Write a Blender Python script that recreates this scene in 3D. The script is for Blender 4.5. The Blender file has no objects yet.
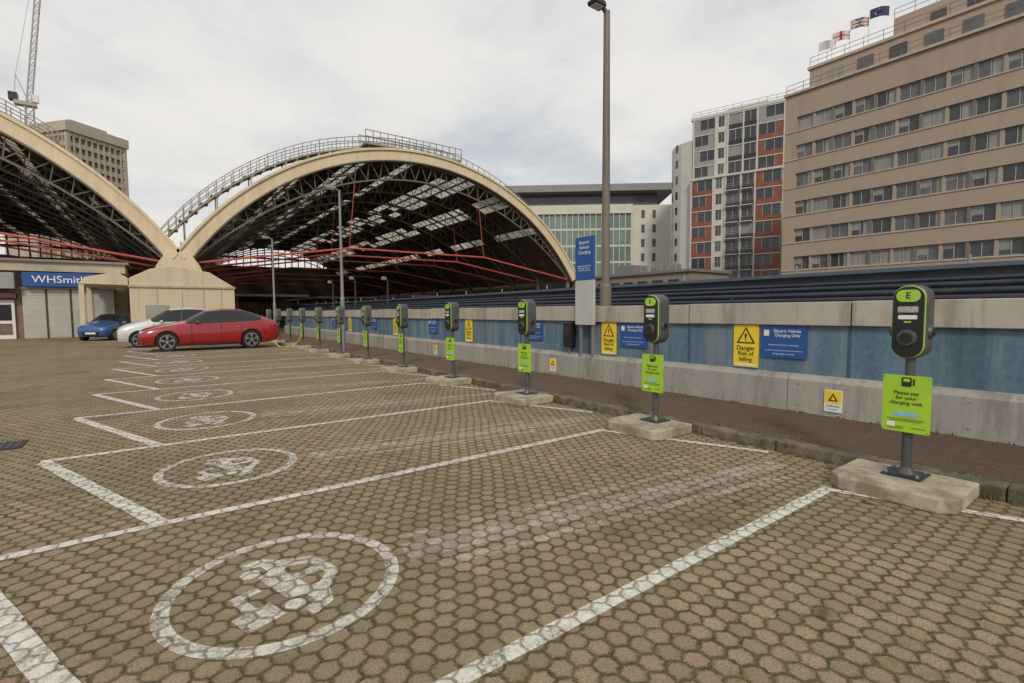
import bpy, math, random
from mathutils import Matrix, Vector
random.seed(7)
S=bpy.context.scene
rad=math.radians
# ---------------------------------------------------------------- camera
cam=bpy.data.cameras.new("camera"); co=bpy.data.objects.new("camera",cam); S.collection.objects.link(co)
S.camera=co
cam.lens=491.0/1024*36; cam.clip_end=3000; cam.clip_start=.05
R=Matrix.Rotation(-rad(35.9),3,'Z')@Matrix.Rotation(math.pi/2-rad(3.55),3,'X')@Matrix.Rotation(-rad(.4),3,'Z')
co.matrix_world=Matrix.Translation((0,0,1.57))@R.to_4x4()
S.view_settings.view_transform='Standard'
try: S.view_settings.look='None'
except Exception: pass
S.view_settings.exposure=0
# ---------------------------------------------------------------- node helpers
class NT:
    def __init__(s,tree): s.t=tree; s.n=tree.nodes; s.l=tree.links
    def node(s,typ,**kw):
        n=s.n.new(typ)
        for k,v in kw.items(): setattr(n,k,v)
        return n
    def set(s,sock,v):
        if hasattr(v,'is_linked') or isinstance(v,bpy.types.NodeSocket): s.l.new(v,sock)
        else: sock.default_value=v
    def math(s,op,a,b=0.0,c=0.0,clamp=False):
        n=s.n.new('ShaderNodeMath'); n.operation=op; n.use_clamp=clamp
        s.set(n.inputs[0],a); s.set(n.inputs[1],b); s.set(n.inputs[2],c); return n.outputs[0]
    def vm(s,op,a,b=(0,0,0),c=(0,0,0)):
        n=s.n.new('ShaderNodeVectorMath'); n.operation=op
        s.set(n.inputs[0],a); s.set(n.inputs[1],b); s.set(n.inputs[2],c)
        return n.outputs['Value'] if op in('DOT_PRODUCT','LENGTH','DISTANCE') else n.outputs[0]
    def noise(s,vec,scale,detail=4,rough=.6):
        n=s.n.new('ShaderNodeTexNoise'); s.set(n.inputs['Vector'],vec)
        n.inputs['Scale'].default_value=scale; n.inputs['Detail'].default_value=detail; n.inputs['Roughness'].default_value=rough
        return n.outputs['Fac']
    def mix(s,f,a,b,typ='MIX'):
        n=s.n.new('ShaderNodeMix'); n.data_type='RGBA'; n.blend_type=typ
        s.set(n.inputs[0],f); s.set(n.inputs[6],a); s.set(n.inputs[7],b); return n.outputs[2]
    def ss(s,v,a,b,lo=0.0,hi=1.0):
        n=s.n.new('ShaderNodeMapRange'); n.interpolation_type='SMOOTHSTEP'
        s.set(n.inputs[0],v); s.set(n.inputs[1],a); s.set(n.inputs[2],b); s.set(n.inputs[3],lo); s.set(n.inputs[4],hi); return n.outputs[0]
    def pos(s): return s.n.new('ShaderNodeNewGeometry').outputs['Position']
    def bump(s,h,strength=.5,dist=.01):
        n=s.n.new('ShaderNodeBump'); s.l.new(h,n.inputs['Height']); n.inputs['Strength'].default_value=strength; n.inputs['Distance'].default_value=dist; return n.outputs[0]
def c4(c): return (c[0],c[1],c[2],1)
def newmat(name):
    m=bpy.data.materials.new(name); m.use_nodes=True
    t=NT(m.node_tree); b=m.node_tree.nodes['Principled BSDF']; return m,t,b
MC={}
def M(name,col,rough=.6,metal=0,var=.18,scale=3.0,streak=False,bump=0,dirt=None,dscale=1.2,dthr=.5,damt=.6,coat=0):
    if name in MC: return MC[name]
    m,t,b=newmat(name); p=t.pos()
    pv=t.vm('MULTIPLY',p,(1,1,.12)) if streak else p
    n1=t.noise(pv,scale,5,.65); n2=t.noise(p,scale*9,3,.6)
    f=t.math('ADD',t.math('MULTIPLY',n1,.7),t.math('MULTIPLY',n2,.3))
    f=t.ss(f,.3,.7)
    lo=[x*(1-var) for x in col]; hi=[min(1,x*(1+var)) for x in col]
    cc=t.mix(f,c4(lo),c4(hi))
    if dirt:
        d=t.ss(t.noise(pv,dscale,6,.7),dthr-.08,dthr+.15,0,damt)
        cc=t.mix(d,cc,c4(dirt))
    t.l.new(cc,b.inputs['Base Color'])
    t.l.new(t.ss(n2,.2,.8,max(0.02,rough-.08),min(1,rough+.08)),b.inputs['Roughness'])
    b.inputs['Metallic'].default_value=metal
    if coat: b.inputs['Coat Weight'].default_value=coat; b.inputs['Coat Roughness'].default_value=.05
    if bump: t.l.new(t.bump(n2,bump,.01),b.inputs['Normal'])
    MC[name]=m; return m
# hexagon paver pattern in world metres
HS=.119
def hexpat(t):
    p=t.pos()
    p2=t.vm('MULTIPLY',p,(1/HS,1/HS,0))
    nz=t.node('ShaderNodeTexNoise'); t.l.new(p,nz.inputs['Vector']); nz.inputs['Scale'].default_value=40; nz.inputs['Detail'].default_value=3
    w=t.vm('MULTIPLY',t.vm('SUBTRACT',nz.outputs['Color'],(.5,.5,.5)),(.26,.26,0))
    nz2=t.node('ShaderNodeTexNoise'); t.l.new(p,nz2.inputs['Vector']); nz2.inputs['Scale'].default_value=.9; nz2.inputs['Detail'].default_value=2
    w2=t.vm('MULTIPLY',t.vm('SUBTRACT',nz2.outputs['Color'],(.5,.5,.5)),(.9,.9,0))
    p3=t.vm('ADD',t.vm('ADD',p2,w),w2)
    r=(1,1.7320508,1); h=(.5,.8660254,0)
    a=t.vm('SUBTRACT',t.vm('WRAP',p3,r,(0,0,0)),h)
    b=t.vm('SUBTRACT',t.vm('WRAP',t.vm('SUBTRACT',p3,h),r,(0,0,0)),h)
    a=t.vm('MULTIPLY',a,(1,1,0)); b=t.vm('MULTIPLY',b,(1,1,0))
    f=t.math('LESS_THAN',t.vm('DOT_PRODUCT',a,a),t.vm('DOT_PRODUCT',b,b))
    mx=t.n.new('ShaderNodeMix'); mx.data_type='VECTOR'; t.l.new(f,mx.inputs[0]); t.l.new(b,mx.inputs[4]); t.l.new(a,mx.inputs[5])
    g=mx.outputs[1]; ab=t.vm('ABSOLUTE',g)
    sx=t.n.new('ShaderNodeSeparateXYZ'); t.l.new(ab,sx.inputs[0])
    d=t.math('MAXIMUM',sx.outputs[0],t.vm('DOT_PRODUCT',ab,(.5,.8660254,0)))
    edge=t.math('SUBTRACT',.5,d)
    idv=t.vm('SUBTRACT',p3,g); idv=t.vm('SNAP',t.vm('ADD',idv,(.05,.05,0)),(.5,.866,1))
    wn=t.n.new('ShaderNodeTexWhiteNoise'); wn.noise_dimensions='2D'; t.l.new(idv,wn.inputs['Vector'])
    return p,edge,wn.outputs['Value'],wn.outputs['Color']
def paver_mat():
    m,t,b=newmat('hexagonal_paving'); p,e,rnd,rcol=hexpat(t)
    sp3=t.n.new('ShaderNodeSeparateXYZ'); t.l.new(rcol,sp3.inputs[0]); r2=sp3.outputs[1]
    big=t.noise(p,.30,6,.65); mid=t.noise(p,2.2,6,.75); fine=t.noise(p,95,4,.8); sp=t.noise(p,260,2,.85)
    c=t.mix(rnd,c4((.265,.205,.135)),c4((.46,.365,.25)))
    c=t.mix(t.ss(r2,.70,1.0,0,.6),c,c4((.39,.265,.18)))
    c=t.mix(t.ss(r2,.25,0,0,.5),c,c4((.31,.275,.215)))
    c=t.mix(t.ss(mid,.36,.66,0,.7),c,c4((.315,.25,.16)))
    c=t.mix(t.ss(big,.42,.62,0,.55),c,c4((.20,.158,.10)))
    c=t.mix(t.ss(fine,.42,.60,0,.72),c,c4((.145,.11,.068)))
    c=t.mix(t.ss(sp,.56,.70,0,.65),c,c4((.66,.56,.44)))
    jw=t.ss(t.noise(p,4.5,5,.8),.32,.72,.035,.17)
    jt=t.math('SUBTRACT',1.0,t.ss(e,t.math('MULTIPLY',jw,.3),jw))
    mossn=t.ss(t.noise(p,1.3,6,.75),.40,.60)
    jc=t.mix(mossn,c4((.08,.058,.034)),c4((.095,.10,.02)))
    jc=t.mix(t.ss(t.noise(p,60,4,.7),.42,.62),jc,c4((.03,.026,.016)))
    jamt=t.ss(t.noise(p,14,5,.8),.34,.60,.45,.97)
    c=t.mix(t.math('MULTIPLY',jt,jamt),c,jc)
    c=t.mix(t.math('MULTIPLY',t.ss(e,.26,.03,0,.5),t.ss(t.noise(p,25,4,.7),.35,.6)),c,c4((.13,.10,.058)))
    c=t.mix(t.math('MULTIPLY',t.ss(t.noise(p,6,7,.8),.53,.68,0,.75),mossn),c,c4((.125,.125,.035)))
    c=t.mix(t.ss(t.noise(p,.7,6,.7),.54,.70,0,.7),c,c4((.115,.088,.055)))
    c=t.mix(t.ss(t.noise(t.vm('MULTIPLY',p,(.35,3,1)),.9,5,.6),.55,.72,0,.45),c,c4((.14,.11,.07)))
    c=t.mix(t.ss(t.noise(p,3.1,2,.4),.73,.77,0,.75),c,c4((.05,.042,.03)))
    t.l.new(c,b.inputs['Base Color']); b.inputs['Roughness'].default_value=.92
    b.inputs['Specular IOR Level'].default_value=.2
    hgt=t.math('ADD',t.ss(e,0.0,.15),t.math('MULTIPLY',fine,.4))
    hgt=t.math('ADD',hgt,t.math('MULTIPLY',rnd,.3))
    t.l.new(t.bump(hgt,.9,.012),b.inputs['Normal'])
    return m
def paint_mat(name,thr,soft=.1,col=(.72,.70,.65),jamt=.8,amax=1.0):
    m,t,b=newmat(name); p,e,rnd,rc=hexpat(t)
    w=t.math('ADD',t.math('MULTIPLY',t.noise(p,6,6,.75),.5),t.math('MULTIPLY',t.noise(p,55,5,.8),.5))
    w=t.math('ADD',w,t.math('MULTIPLY',t.math('SUBTRACT',rnd,.5),.05))
    keep=t.ss(w,thr-soft,thr+soft)
    j=t.ss(e,.02,.10,1-jamt,1)
    a=t.math('MULTIPLY',t.math('MULTIPLY',keep,j),amax)
    c=t.mix(t.ss(t.noise(p,22,5,.7),.35,.7),c4(col),c4([x*.76 for x in col]))
    t.l.new(c,b.inputs['Base Color']); b.inputs['Roughness'].default_value=.85
    t.l.new(a,b.inputs['Alpha'])
    t.l.new(t.bump(t.ss(e,0.0,.14),.7,.01),b.inputs['Normal'])
    return m
# ---------------------------------------------------------------- mesh helpers
class MB:
    def __init__(s): s.v=[];s.f=[];s.m=[];s.mats=[]
    def mi(s,mat):
        if mat not in s.mats: s.mats.append(mat)
        return s.mats.index(mat)
    def poly(s,pts,mat):
        i=len(s.v); s.v+= [tuple(p) for p in pts]; s.f.append(tuple(range(i,i+len(pts)))); s.m.append(s.mi(mat))
    def box(s,x0,x1,y0,y1,z0,z1,mat):
        i=len(s.v); k=s.mi(mat)
        s.v+=[(x0,y0,z0),(x1,y0,z0),(x1,y1,z0),(x0,y1,z0),(x0,y0,z1),(x1,y0,z1),(x1,y1,z1),(x0,y1,z1)]
        for f in [(0,3,2,1),(4,5,6,7),(0,1,5,4),(1,2,6,5),(2,3,7,6),(3,0,4,7)]:
            s.f.append(tuple(i+a for a in f)); s.m.append(k)
    def prism(s,pts,axis,a,b,mat):
        def mk(p,t):
            return {'x':(t,p[0],p[1]),'y':(p[0],t,p[1]),'z':(p[0],p[1],t)}[axis]
        n=len(pts); i=len(s.v); k=s.mi(mat)
        s.v+=[mk(p,a) for p in pts]+[mk(p,b) for p in pts]
        s.f.append(tuple(range(i,i+n))); s.f.append(tuple(range(i+2*n-1,i+n-1,-1))); s.m+=[k,k]
        for j in range(n):
            jj=(j+1)%n; s.f.append((i+j,i+n+j,i+n+jj,i+jj)); s.m.append(k)
    def beam(s,p,q,r,mat,n=4,r2=None):
        p=Vector(p);q=Vector(q);d=(q-p)
        if d.length<1e-6: return
        d.normalize(); up=Vector((0,0,1)) if abs(d.z)<.95 else Vector((1,0,0))
        a=d.cross(up).normalized(); b=d.cross(a).normalized(); r2=r if r2 is None else r2
        i=len(s.v);k=s.mi(mat); off=math.pi/4 if n==4 else 0
        for (c,rr) in((p,r),(q,r2)):
            for j in range(n):
                th=off+2*math.pi*j/n; s.v.append(tuple(c+a*rr*math.cos(th)+b*rr*math.sin(th)))
        for j in range(n):
            jj=(j+1)%n; s.f.append((i+j,i+jj,i+n+jj,i+n+j)); s.m.append(k)
        s.f.append(tuple(range(i+n-1,i-1,-1))); s.f.append(tuple(range(i+n,i+2*n))); s.m+=[k,k]
    def obj(s,name,parent=None,smooth=False,bevel=0,loc=None,rot=None,recalc=True):
        me=bpy.data.meshes.new(name); me.from_pydata(s.v,[],s.f); 
        for m in s.mats: me.materials.append(m)
        for i,p in enumerate(me.polygons): p.material_index=s.m[i]; p.use_smooth=smooth
        me.update()
        if recalc:
            import bmesh
            bm=bmesh.new(); bm.from_mesh(me); bmesh.ops.recalc_face_normals(bm,faces=bm.faces); bm.to_mesh(me); bm.free()
        o=bpy.data.objects.new(name,me); S.collection.objects.link(o)
        if parent: o.parent=parent
        if loc: o.location=loc
        if rot: o.rotation_euler=rot
        if bevel:
            b=o.modifiers.new('bevel','BEVEL'); b.width=bevel; b.segments=2; b.limit_method='ANGLE'
        if smooth:
            try:
                me.set_sharp_from_angle(angle=rad(35))
            except Exception: pass
        return o
def empty(name,loc=(0,0,0),rz=0):
    e=bpy.data.objects.new(name,None); S.collection.objects.link(e); e.location=loc; e.rotation_euler=(0,0,rz); e.empty_display_size=.2; return e
def text(body,size,loc,rot,mat,parent,name='lettering',align='CENTER',bold=0,sx=1):
    cu=bpy.data.curves.new(name,'FONT'); cu.body=body; cu.size=size; cu.align_x=align; cu.align_y='CENTER'; cu.materials.append(mat)
    cu.offset=bold; cu.resolution_u=3
    o=bpy.data.objects.new(name,cu); S.collection.objects.link(o); o.location=loc; o.rotation_euler=rot; o.scale=(sx,1,1)
    if parent: o.parent=parent
    return o
FX=(rad(90),0,rad(-90))   # faces -X
FY=(rad(90),0,0)          # faces -Y
def rrect(w,h,r,n=6,cx=0,cy=0):
    pts=[]
    for (sx,sy,a0) in((1,1,0),(-1,1,90),(-1,-1,180),(1,-1,270)):
        for k in range(n+1):
            a=rad(a0+90*k/n); pts.append((cx+sx*(w/2-r)+r*math.cos(a),cy+sy*(h/2-r)+r*math.sin(a)))
    return pts
# ---------------------------------------------------------------- materials
mpav=paver_mat()
mline=paint_mat('worn_white_line_paint',.425,.10,(.76,.73,.67),.55,.90)
micon=paint_mat('worn_white_symbol_paint',.455,.11,(.74,.71,.65),.6,.85)
msmear=paint_mat('faded_ghost_paint',.50,.11,(.70,.65,.56),.7,.58)
mconc=M('concrete_slab',(.40,.345,.265),.9,0,.22,5,bump=.5,dirt=(.16,.135,.085),dscale=3,dthr=.50,damt=.75)
mkerb=M('mossy_kerb_concrete',(.18,.145,.105),.95,0,.35,6,bump=.7,dirt=(.055,.055,.023),dscale=4,dthr=.46,damt=.85)
mblue=M('weathered_blue_panel',(.085,.155,.225),.6,0,.42,1.6,streak=True,dirt=(.22,.25,.255),dscale=3.5,dthr=.52,damt=.6)
mcap=M('grey_coping_panel',(.41,.375,.32),.6,0,.14,1.2,streak=True,dirt=(.17,.155,.13),dscale=4,dthr=.54,damt=.6)
mlow=M('grey_plinth_panel',(.35,.335,.305),.55,0,.18,1.5,streak=True,dirt=(.13,.115,.095),dscale=3,dthr=.52,damt=.65)
mdark=M('dark_metal',(.035,.036,.038),.45,.3,.25,5)
mblk=M('black_plastic',(.012,.012,.013),.3,0,.2,8)
mpost=M('grey_post_paint',(.085,.085,.088),.45,.2,.2,6)
mgalv=M('galvanised_steel',(.27,.27,.26),.5,.4,.2,3,streak=True)
mcolm=M('brown_grey_column_paint',(.19,.165,.14),.6,.1,.2,2,streak=True,dirt=(.1,.08,.06),dthr=.55)
mgreen=M('lime_green_sign',(.33,.56,.03),.45,0,.08,4)
mgtrim=M('lime_green_trim',(.33,.58,.06),.4,0,.05,4)
mwhite=M('white_plate',(.72,.72,.69),.5,0,.05,4)
mlett=M('white_lettering',(.8,.8,.8),.5,0,.02,4)
mblt=M('dark_lettering',(.02,.02,.02),.5,0,.02,4)
myel=M('yellow_sign',(.78,.58,.03),.45,0,.08,4)
mbsign=M('blue_sign',(.014,.08,.30),.45,0,.1,4)
# ---------------------------------------------------------------- ground
def plane(name,x0,x1,y0,y1,z,mat):
    b=MB(); b.poly([(x0,y0,z),(x1,y0,z),(x1,y1,z),(x0,y1,z)],mat); return b.obj(name,recalc=False)
plane('ground',-1500,1500,-1500,1500,-.05,M('rough_asphalt_ground',(.075,.07,.062),.95,0,.3,.2,bump=.3))
plane('car_park_paving',-70,5.52,-30,46,0,mpav)
def verge_mat():
    m,t,b=newmat('red_brick_verge'); p=t.pos()
    br=t.node('ShaderNodeTexBrick'); br.inputs['Scale'].default_value=1
    br.inputs['Brick Width'].default_value=.21; br.inputs['Row Height'].default_value=.105; br.inputs['Mortar Size'].default_value=.009
    br.inputs['Color1'].default_value=c4((.16,.085,.06)); br.inputs['Color2'].default_value=c4((.22,.13,.095)); br.inputs['Mortar'].default_value=c4((.075,.055,.038))
    mp=t.node('ShaderNodeMapping'); mp.inputs['Rotation'].default_value=(0,0,rad(45)); t.l.new(p,mp.inputs[0])
    nz=t.node('ShaderNodeTexNoise'); t.l.new(p,nz.inputs['Vector']); nz.inputs['Scale'].default_value=12
    t.l.new(t.vm('ADD',mp.outputs[0],t.vm('MULTIPLY',nz.outputs['Color'],(.06,.06,0))),br.inputs['Vector'])
    c=t.mix(t.ss(t.noise(p,45,4,.8),.42,.58,0,.85),br.outputs['Color'],c4((.085,.055,.038)))
    c=t.mix(t.ss(t.noise(p,85,3,.8),.55,.65,0,.8),c,c4((.34,.235,.17)))
    c=t.mix(t.ss(t.noise(p,2.5,6,.75),.43,.62,0,.75),c,c4((.12,.09,.06)))
    t.l.new(c,b.inputs['Base Color']); b.inputs['Roughness'].default_value=.95
    t.l.new(t.bump(t.noise(p,60,5,.75),1.0,.03),b.inputs['Normal'])
    return m
plane('brick_verge',5.66,7.5,-12,40,.10,verge_mat())
b=MB(); y=-12.0
while y<39.5:
    jx=random.uniform(-.01,.01); b.box(5.49+jx,5.67+jx,y,y+.906,-.03,.125+random.uniform(-.008,.006),mkerb); y+=.915
b.obj('kerb',bevel=.02)
b=MB(); mgrass=M('weed_leaves',(.07,.085,.022),.8,0,.4,20)
for i in range(520):
    y=-2+38*random.random()**1.6
    cl=random.choice([5.475,5.475,5.69,7.37,5.475]); x=cl+random.uniform(-.03,.03); z=.0 if cl<5.5 else .10
    for k in range(random.randint(3,7)):
        a=random.random()*6.28; h=random.uniform(.012,.05); w=random.uniform(.004,.009); l=random.uniform(.01,.04)
        dx,dy=math.cos(a),math.sin(a); bx,by=x+random.uniform(-.03,.03),y+random.uniform(-.05,.05)
        b.poly([(bx-dy*w,by+dx*w,z),(bx+dy*w,by-dx*w,z),(bx+dx*l*.6+dy*w*.8,by+dy*l*.6-dx*w*.8,z+h*.7),(bx+dx*l,by+dy*l,z+h)],mgrass)
b.obj('kerbside_weeds',recalc=False)
b=MB(); mleaf=M('fallen_leaf',(.13,.075,.03),.8,0,.4,15)
for i in range(260):
    if i%3: x=5.42-abs(random.gauss(0,.12)); y=random.uniform(-1,30)
    else: x=random.uniform(-2.5,4.6); y=random.uniform(1,20)
    if i%5==0: x=random.uniform(5.8,7.3)
    z=.10 if x>5.6 else 0.0
    a=random.random()*6.28; l=random.uniform(.008,.022); w=l*.45; ca,sa=math.cos(a),math.sin(a)
    b.poly([(x-ca*l,y-sa*l,z+.009),(x+sa*w,y-ca*w,z+.012),(x+ca*l,y+sa*l,z+.010+.006*random.random()),(x-sa*w,y+ca*w,z+.016)],mleaf)
b.obj('fallen_leaves',recalc=False)
# ---------------------------------------------------------------- markings
Z1,Z2=.004,.008
def strip(b,p,q,w,z,mat):
    p=Vector((p[0],p[1],0));q=Vector((q[0],q[1],0)); d=(q-p).normalized(); n=Vector((-d.y,d.x,0))*w/2
    N=max(1,int((q-p).length/.12)); last=None
    for k in range(N+1):
        c=p+(q-p)*k/N; j=random.uniform(.90,1.07)
        A=(c.x+n.x*j,c.y+n.y*j,z); B=(c.x-n.x*j,c.y-n.y*j,z)
        if last: b.poly([last[0],last[1],B,A],mat)
        last=(A,B)
bl=MB()
LY=[1.75+2.68*k for k in range(-3,13)]
for i,y in enumerate(LY):
    strip(bl,(-1.06,y),(4.72,y+.04),.10,Z1,mline)
    strip(bl,(-.03,y),(-1.02,y+2.60),.12,Z2,mline)
    strip(bl,(4.66,y+.02),(5.38,y-1.78),.09,Z2,mline)
for y in (16,18.6,21.2,23.8,26.4,29):
    strip(bl,(-12,y),(-7.2,y),.10,Z1,mline)
strip(bl,(-7.1,13),(-7.1,30),.1,Z2,mline)
bl.obj('bay_line_marking',recalc=False)
def ev_symbol(cx,cy,rot):
    b=MB(); n=48
    ca,sa=math.cos(rot),math.sin(rot)
    T=lambda x,y:(cx+x*ca-y*sa,cy+x*sa+y*ca,Z1)
    for k in range(n):
        a0=2*math.pi*k/n;a1=2*math.pi*(k+1)/n
        b.poly([T(.56*math.cos(a0),.56*math.sin(a0)),T(.64*math.cos(a0),.64*math.sin(a0)),T(.64*math.cos(a1),.64*math.sin(a1)),T(.56*math.cos(a1),.56*math.sin(a1))],micon)
    sill=[(-.40,-.08),(-.38,.06),(.38,.06),(.42,-.08),(.33,-.08),(.30,.0),(.20,.0),(.17,-.08),(-.17,-.08),(-.20,.0),(-.30,.0),(-.33,-.08)]
    b.poly([T(x,y) for x,y in sill],micon)
    b.poly([T(-.37,.062),T(-.28,.11),T(-.16,.27),T(-.09,.20),T(-.16,.11),T(-.14,.062)],micon)
    b.poly([T(-.16,.272),T(.12,.272),T(.09,.20),T(-.09,.20)],micon)
    b.poly([T(.12,.27),T(.25,.12),T(.37,.062),T(.14,.062),T(.16,.11),T(.09,.20)],micon)
    b.poly([T(-.04,.062),T(.03,.062),T(.03,.199),T(-.04,.199)],micon)
    for (x,y) in((-.25,-.085),(.25,-.085)):
        b.poly([T(x+.055*math.cos(2*math.pi*k/12),y+.055*math.sin(2*math.pi*k/12)) for k in range(12)],micon)
    for (x0,y0,x1,y1) in((-.05,-.13,-.05,-.28),(-.05,-.26,.12,-.26)):
        dx=.03
        if x0==x1: b.poly([T(x0-dx,y0),T(x0+dx,y0),T(x1+dx,y1),T(x1-dx,y1)],micon)
        else: b.poly([T(x0+.031,y0-dx),T(x1,y1-dx),T(x1,y1+dx),T(x0+.031,y0+dx)],micon)
    b.poly([T(.121,-.36),T(.29,-.36),T(.29,-.16),T(.121,-.16)],micon)
    b.obj('ev_bay_symbol_marking',recalc=False)
for k in range(-1,10):
    ev_symbol(.55,3.02+2.70*k,rad(-72+random.uniform(-3,3)))
bs=MB()
for k in range(-1,6):
    y=2.95+2.68*k
    strip(bs,(1.25,y-.02),(5.1,y-.55),.24,Z1,msmear)
    strip(bs,(1.35,y-.28),(4.6,y-.76),.09,Z1,msmear)
    strip(bs,(1.30,y+.2),(4.2,y-.14),.07,Z1,msmear)
bs.obj('ghost_line_marking',recalc=False)
b=MB(); b.box(-1.95,-1.35,8.0,8.45,.002,.012,mdark)
for k in range(8): b.box(-1.92+.072*k,-1.89+.072*k,8.03,8.42,.012,.018,M('iron_grate',(.1,.09,.08),.6,.5))
b.obj('drain_cover')
# ---------------------------------------------------------------- wall
WXX=7.5; Y0w,Y1w=-12,38
e=empty('parapet_wall')
b=MB(); b.box(WXX,WXX+.2,Y0w,Y1w,.0,1.36,mblue); 
yy=Y0w
while yy<Y1w: b.box(WXX-.012,WXX,yy+.0,yy+.03,.64,1.33,M('blue_seam',(.05,.085,.12),.6)); yy+=2.44
b.obj('blue_panels',e)
b=MB(); yy=Y0w
while yy<Y1w:
    dz=random.uniform(-.008,.008); b.box(WXX-.07,WXX+.3,yy,yy+2.422,1.335+dz,1.665+dz,mcap); yy+=2.44
b.obj('coping',e,bevel=.01)
b=MB(); yy=Y0w+.8
while yy<Y1w:
    b.prism([(WXX-.10,.08),(WXX-.10,.56),(WXX-.07,.61),(WXX-.002,.64),(WXX-.002,.08)],'y',yy,min(yy+3.64,Y1w),mlow); yy+=3.65
o=b.obj('plinth',e)
b=MB(); b.box(WXX-.08,WXX,Y0w,Y1w,.0,.078,mdark)
yy=Y0w
while yy<Y1w: 
    for z in(.2,.5): b.beam((WXX-.10,yy,z),(WXX-.106,yy,z),.012,mgalv,6)
    yy+=.61
b.obj('base_channel',e)
def danger(y,scale=1):
    s=empty('danger_sign',(WXX-.03,y,0))
    b=MB(); b.box(0,.015,-.2,.2,.67,1.33,myel); b.obj('board',s)
    b=MB(); b.poly([(-.003,.15,1.04),(-.003,-.15,1.04),(-.003,0,1.30)],mblt); b.poly([(-.006,.11,1.06),(-.006,-.11,1.06),(-.006,0,1.255)],myel)
    b.poly([(-.009,.012,1.12),(-.009,-.012,1.12),(-.009,-.018,1.19),(-.009,.018,1.19)],mblt); b.poly([(-.009,.012,1.085),(-.009,-.012,1.085),(-.009,-.012,1.105),(-.009,.012,1.105)],mblt)
    b.box(-.004,-.001,-.18,.18,.69,.72,mwhite)
    for yy in(-.18,.18):
        for z in(.70,1.31): b.beam((-.001,yy,z),(-.005,yy,z),.008,mgalv,6)
    b.obj('warning_triangle',s,recalc=False)
    text('Danger',.10,(-.004,0,.965),FX,mblt,s,bold=.0015); text('Risk of\nfalling',.09,(-.004,0,.835),FX,mblt,s,bold=.001)
def infosign(y,w=.64):
    s=empty('charging_information_sign',(WXX-.03,y,0))
    b=MB(); b.box(0,.015,-w/2,w/2,.85,1.33,mbsign); b.obj('board',s)
    b=MB(); b.poly([(-.004,w/2-.03,1.17),(-.004,w/2-.11,1.17),(-.004,w/2-.11,1.26),(-.004,w/2-.03,1.26)],mwhite)
    b.box(-.004,-.001,-w/2+.05,w/2-.05,.955,.96,mwhite)
    for yy in(-w/2+.02,w/2-.02):
        for z in(.87,1.31): b.beam((-.001,yy,z),(-.005,yy,z),.008,mgalv,6)
    b.obj('symbol',s,recalc=False)
    text('Electric Vehicle\nCharging Only',.062,(-.004,-.05,1.215),FX,mlett,s,bold=.0005)
    text('Please park within the marked bays',.03,(-.004,0,1.04),FX,mlett,s); text('Charges apply at all times',.03,(-.004,0,.91),FX,mlett,s)
for y in (4.07,6.95,12.5,18.0,23.5,29): danger(y)
for y in (3.5,6.32,9.4,14.8,20.3,26.0): infosign(y)
for y in (2.79,8.6,14.5):
    s=empty('warning_sign',(WXX-.115,y,0)); b=MB(); b.box(0,.01,-.11,.11,.17,.47,mwhite); b.obj('board',s)
    b=MB(); b.box(-.003,-.001,-.10,.10,.29,.46,myel); b.poly([(-.006,.06,.32),(-.006,-.06,.32),(-.006,0,.43)],mblt); b.poly([(-.008,.03,.335),(-.008,-.03,.335),(-.008,0,.395)],myel)
    b.obj('warning_triangle',s,recalc=False); text('WARNING',.035,(-.005,0,.25),FX,mblt,s); text('no access',.03,(-.005,0,.21),FX,mblt,s)
s=empty('junction_box',(WXX-.16,8.07,0)); b=MB(); b.box(0,.155,-.14,.14,.76,1.32,mblk); b.obj('case',s,bevel=.03)
b=MB(); b.box(-.01,-.001,-.09,.09,1.0,1.26,mdark); b.beam((.08,0,.76),(.08,0,.64),.02,mgalv,8); b.obj('cover',s)
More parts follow.
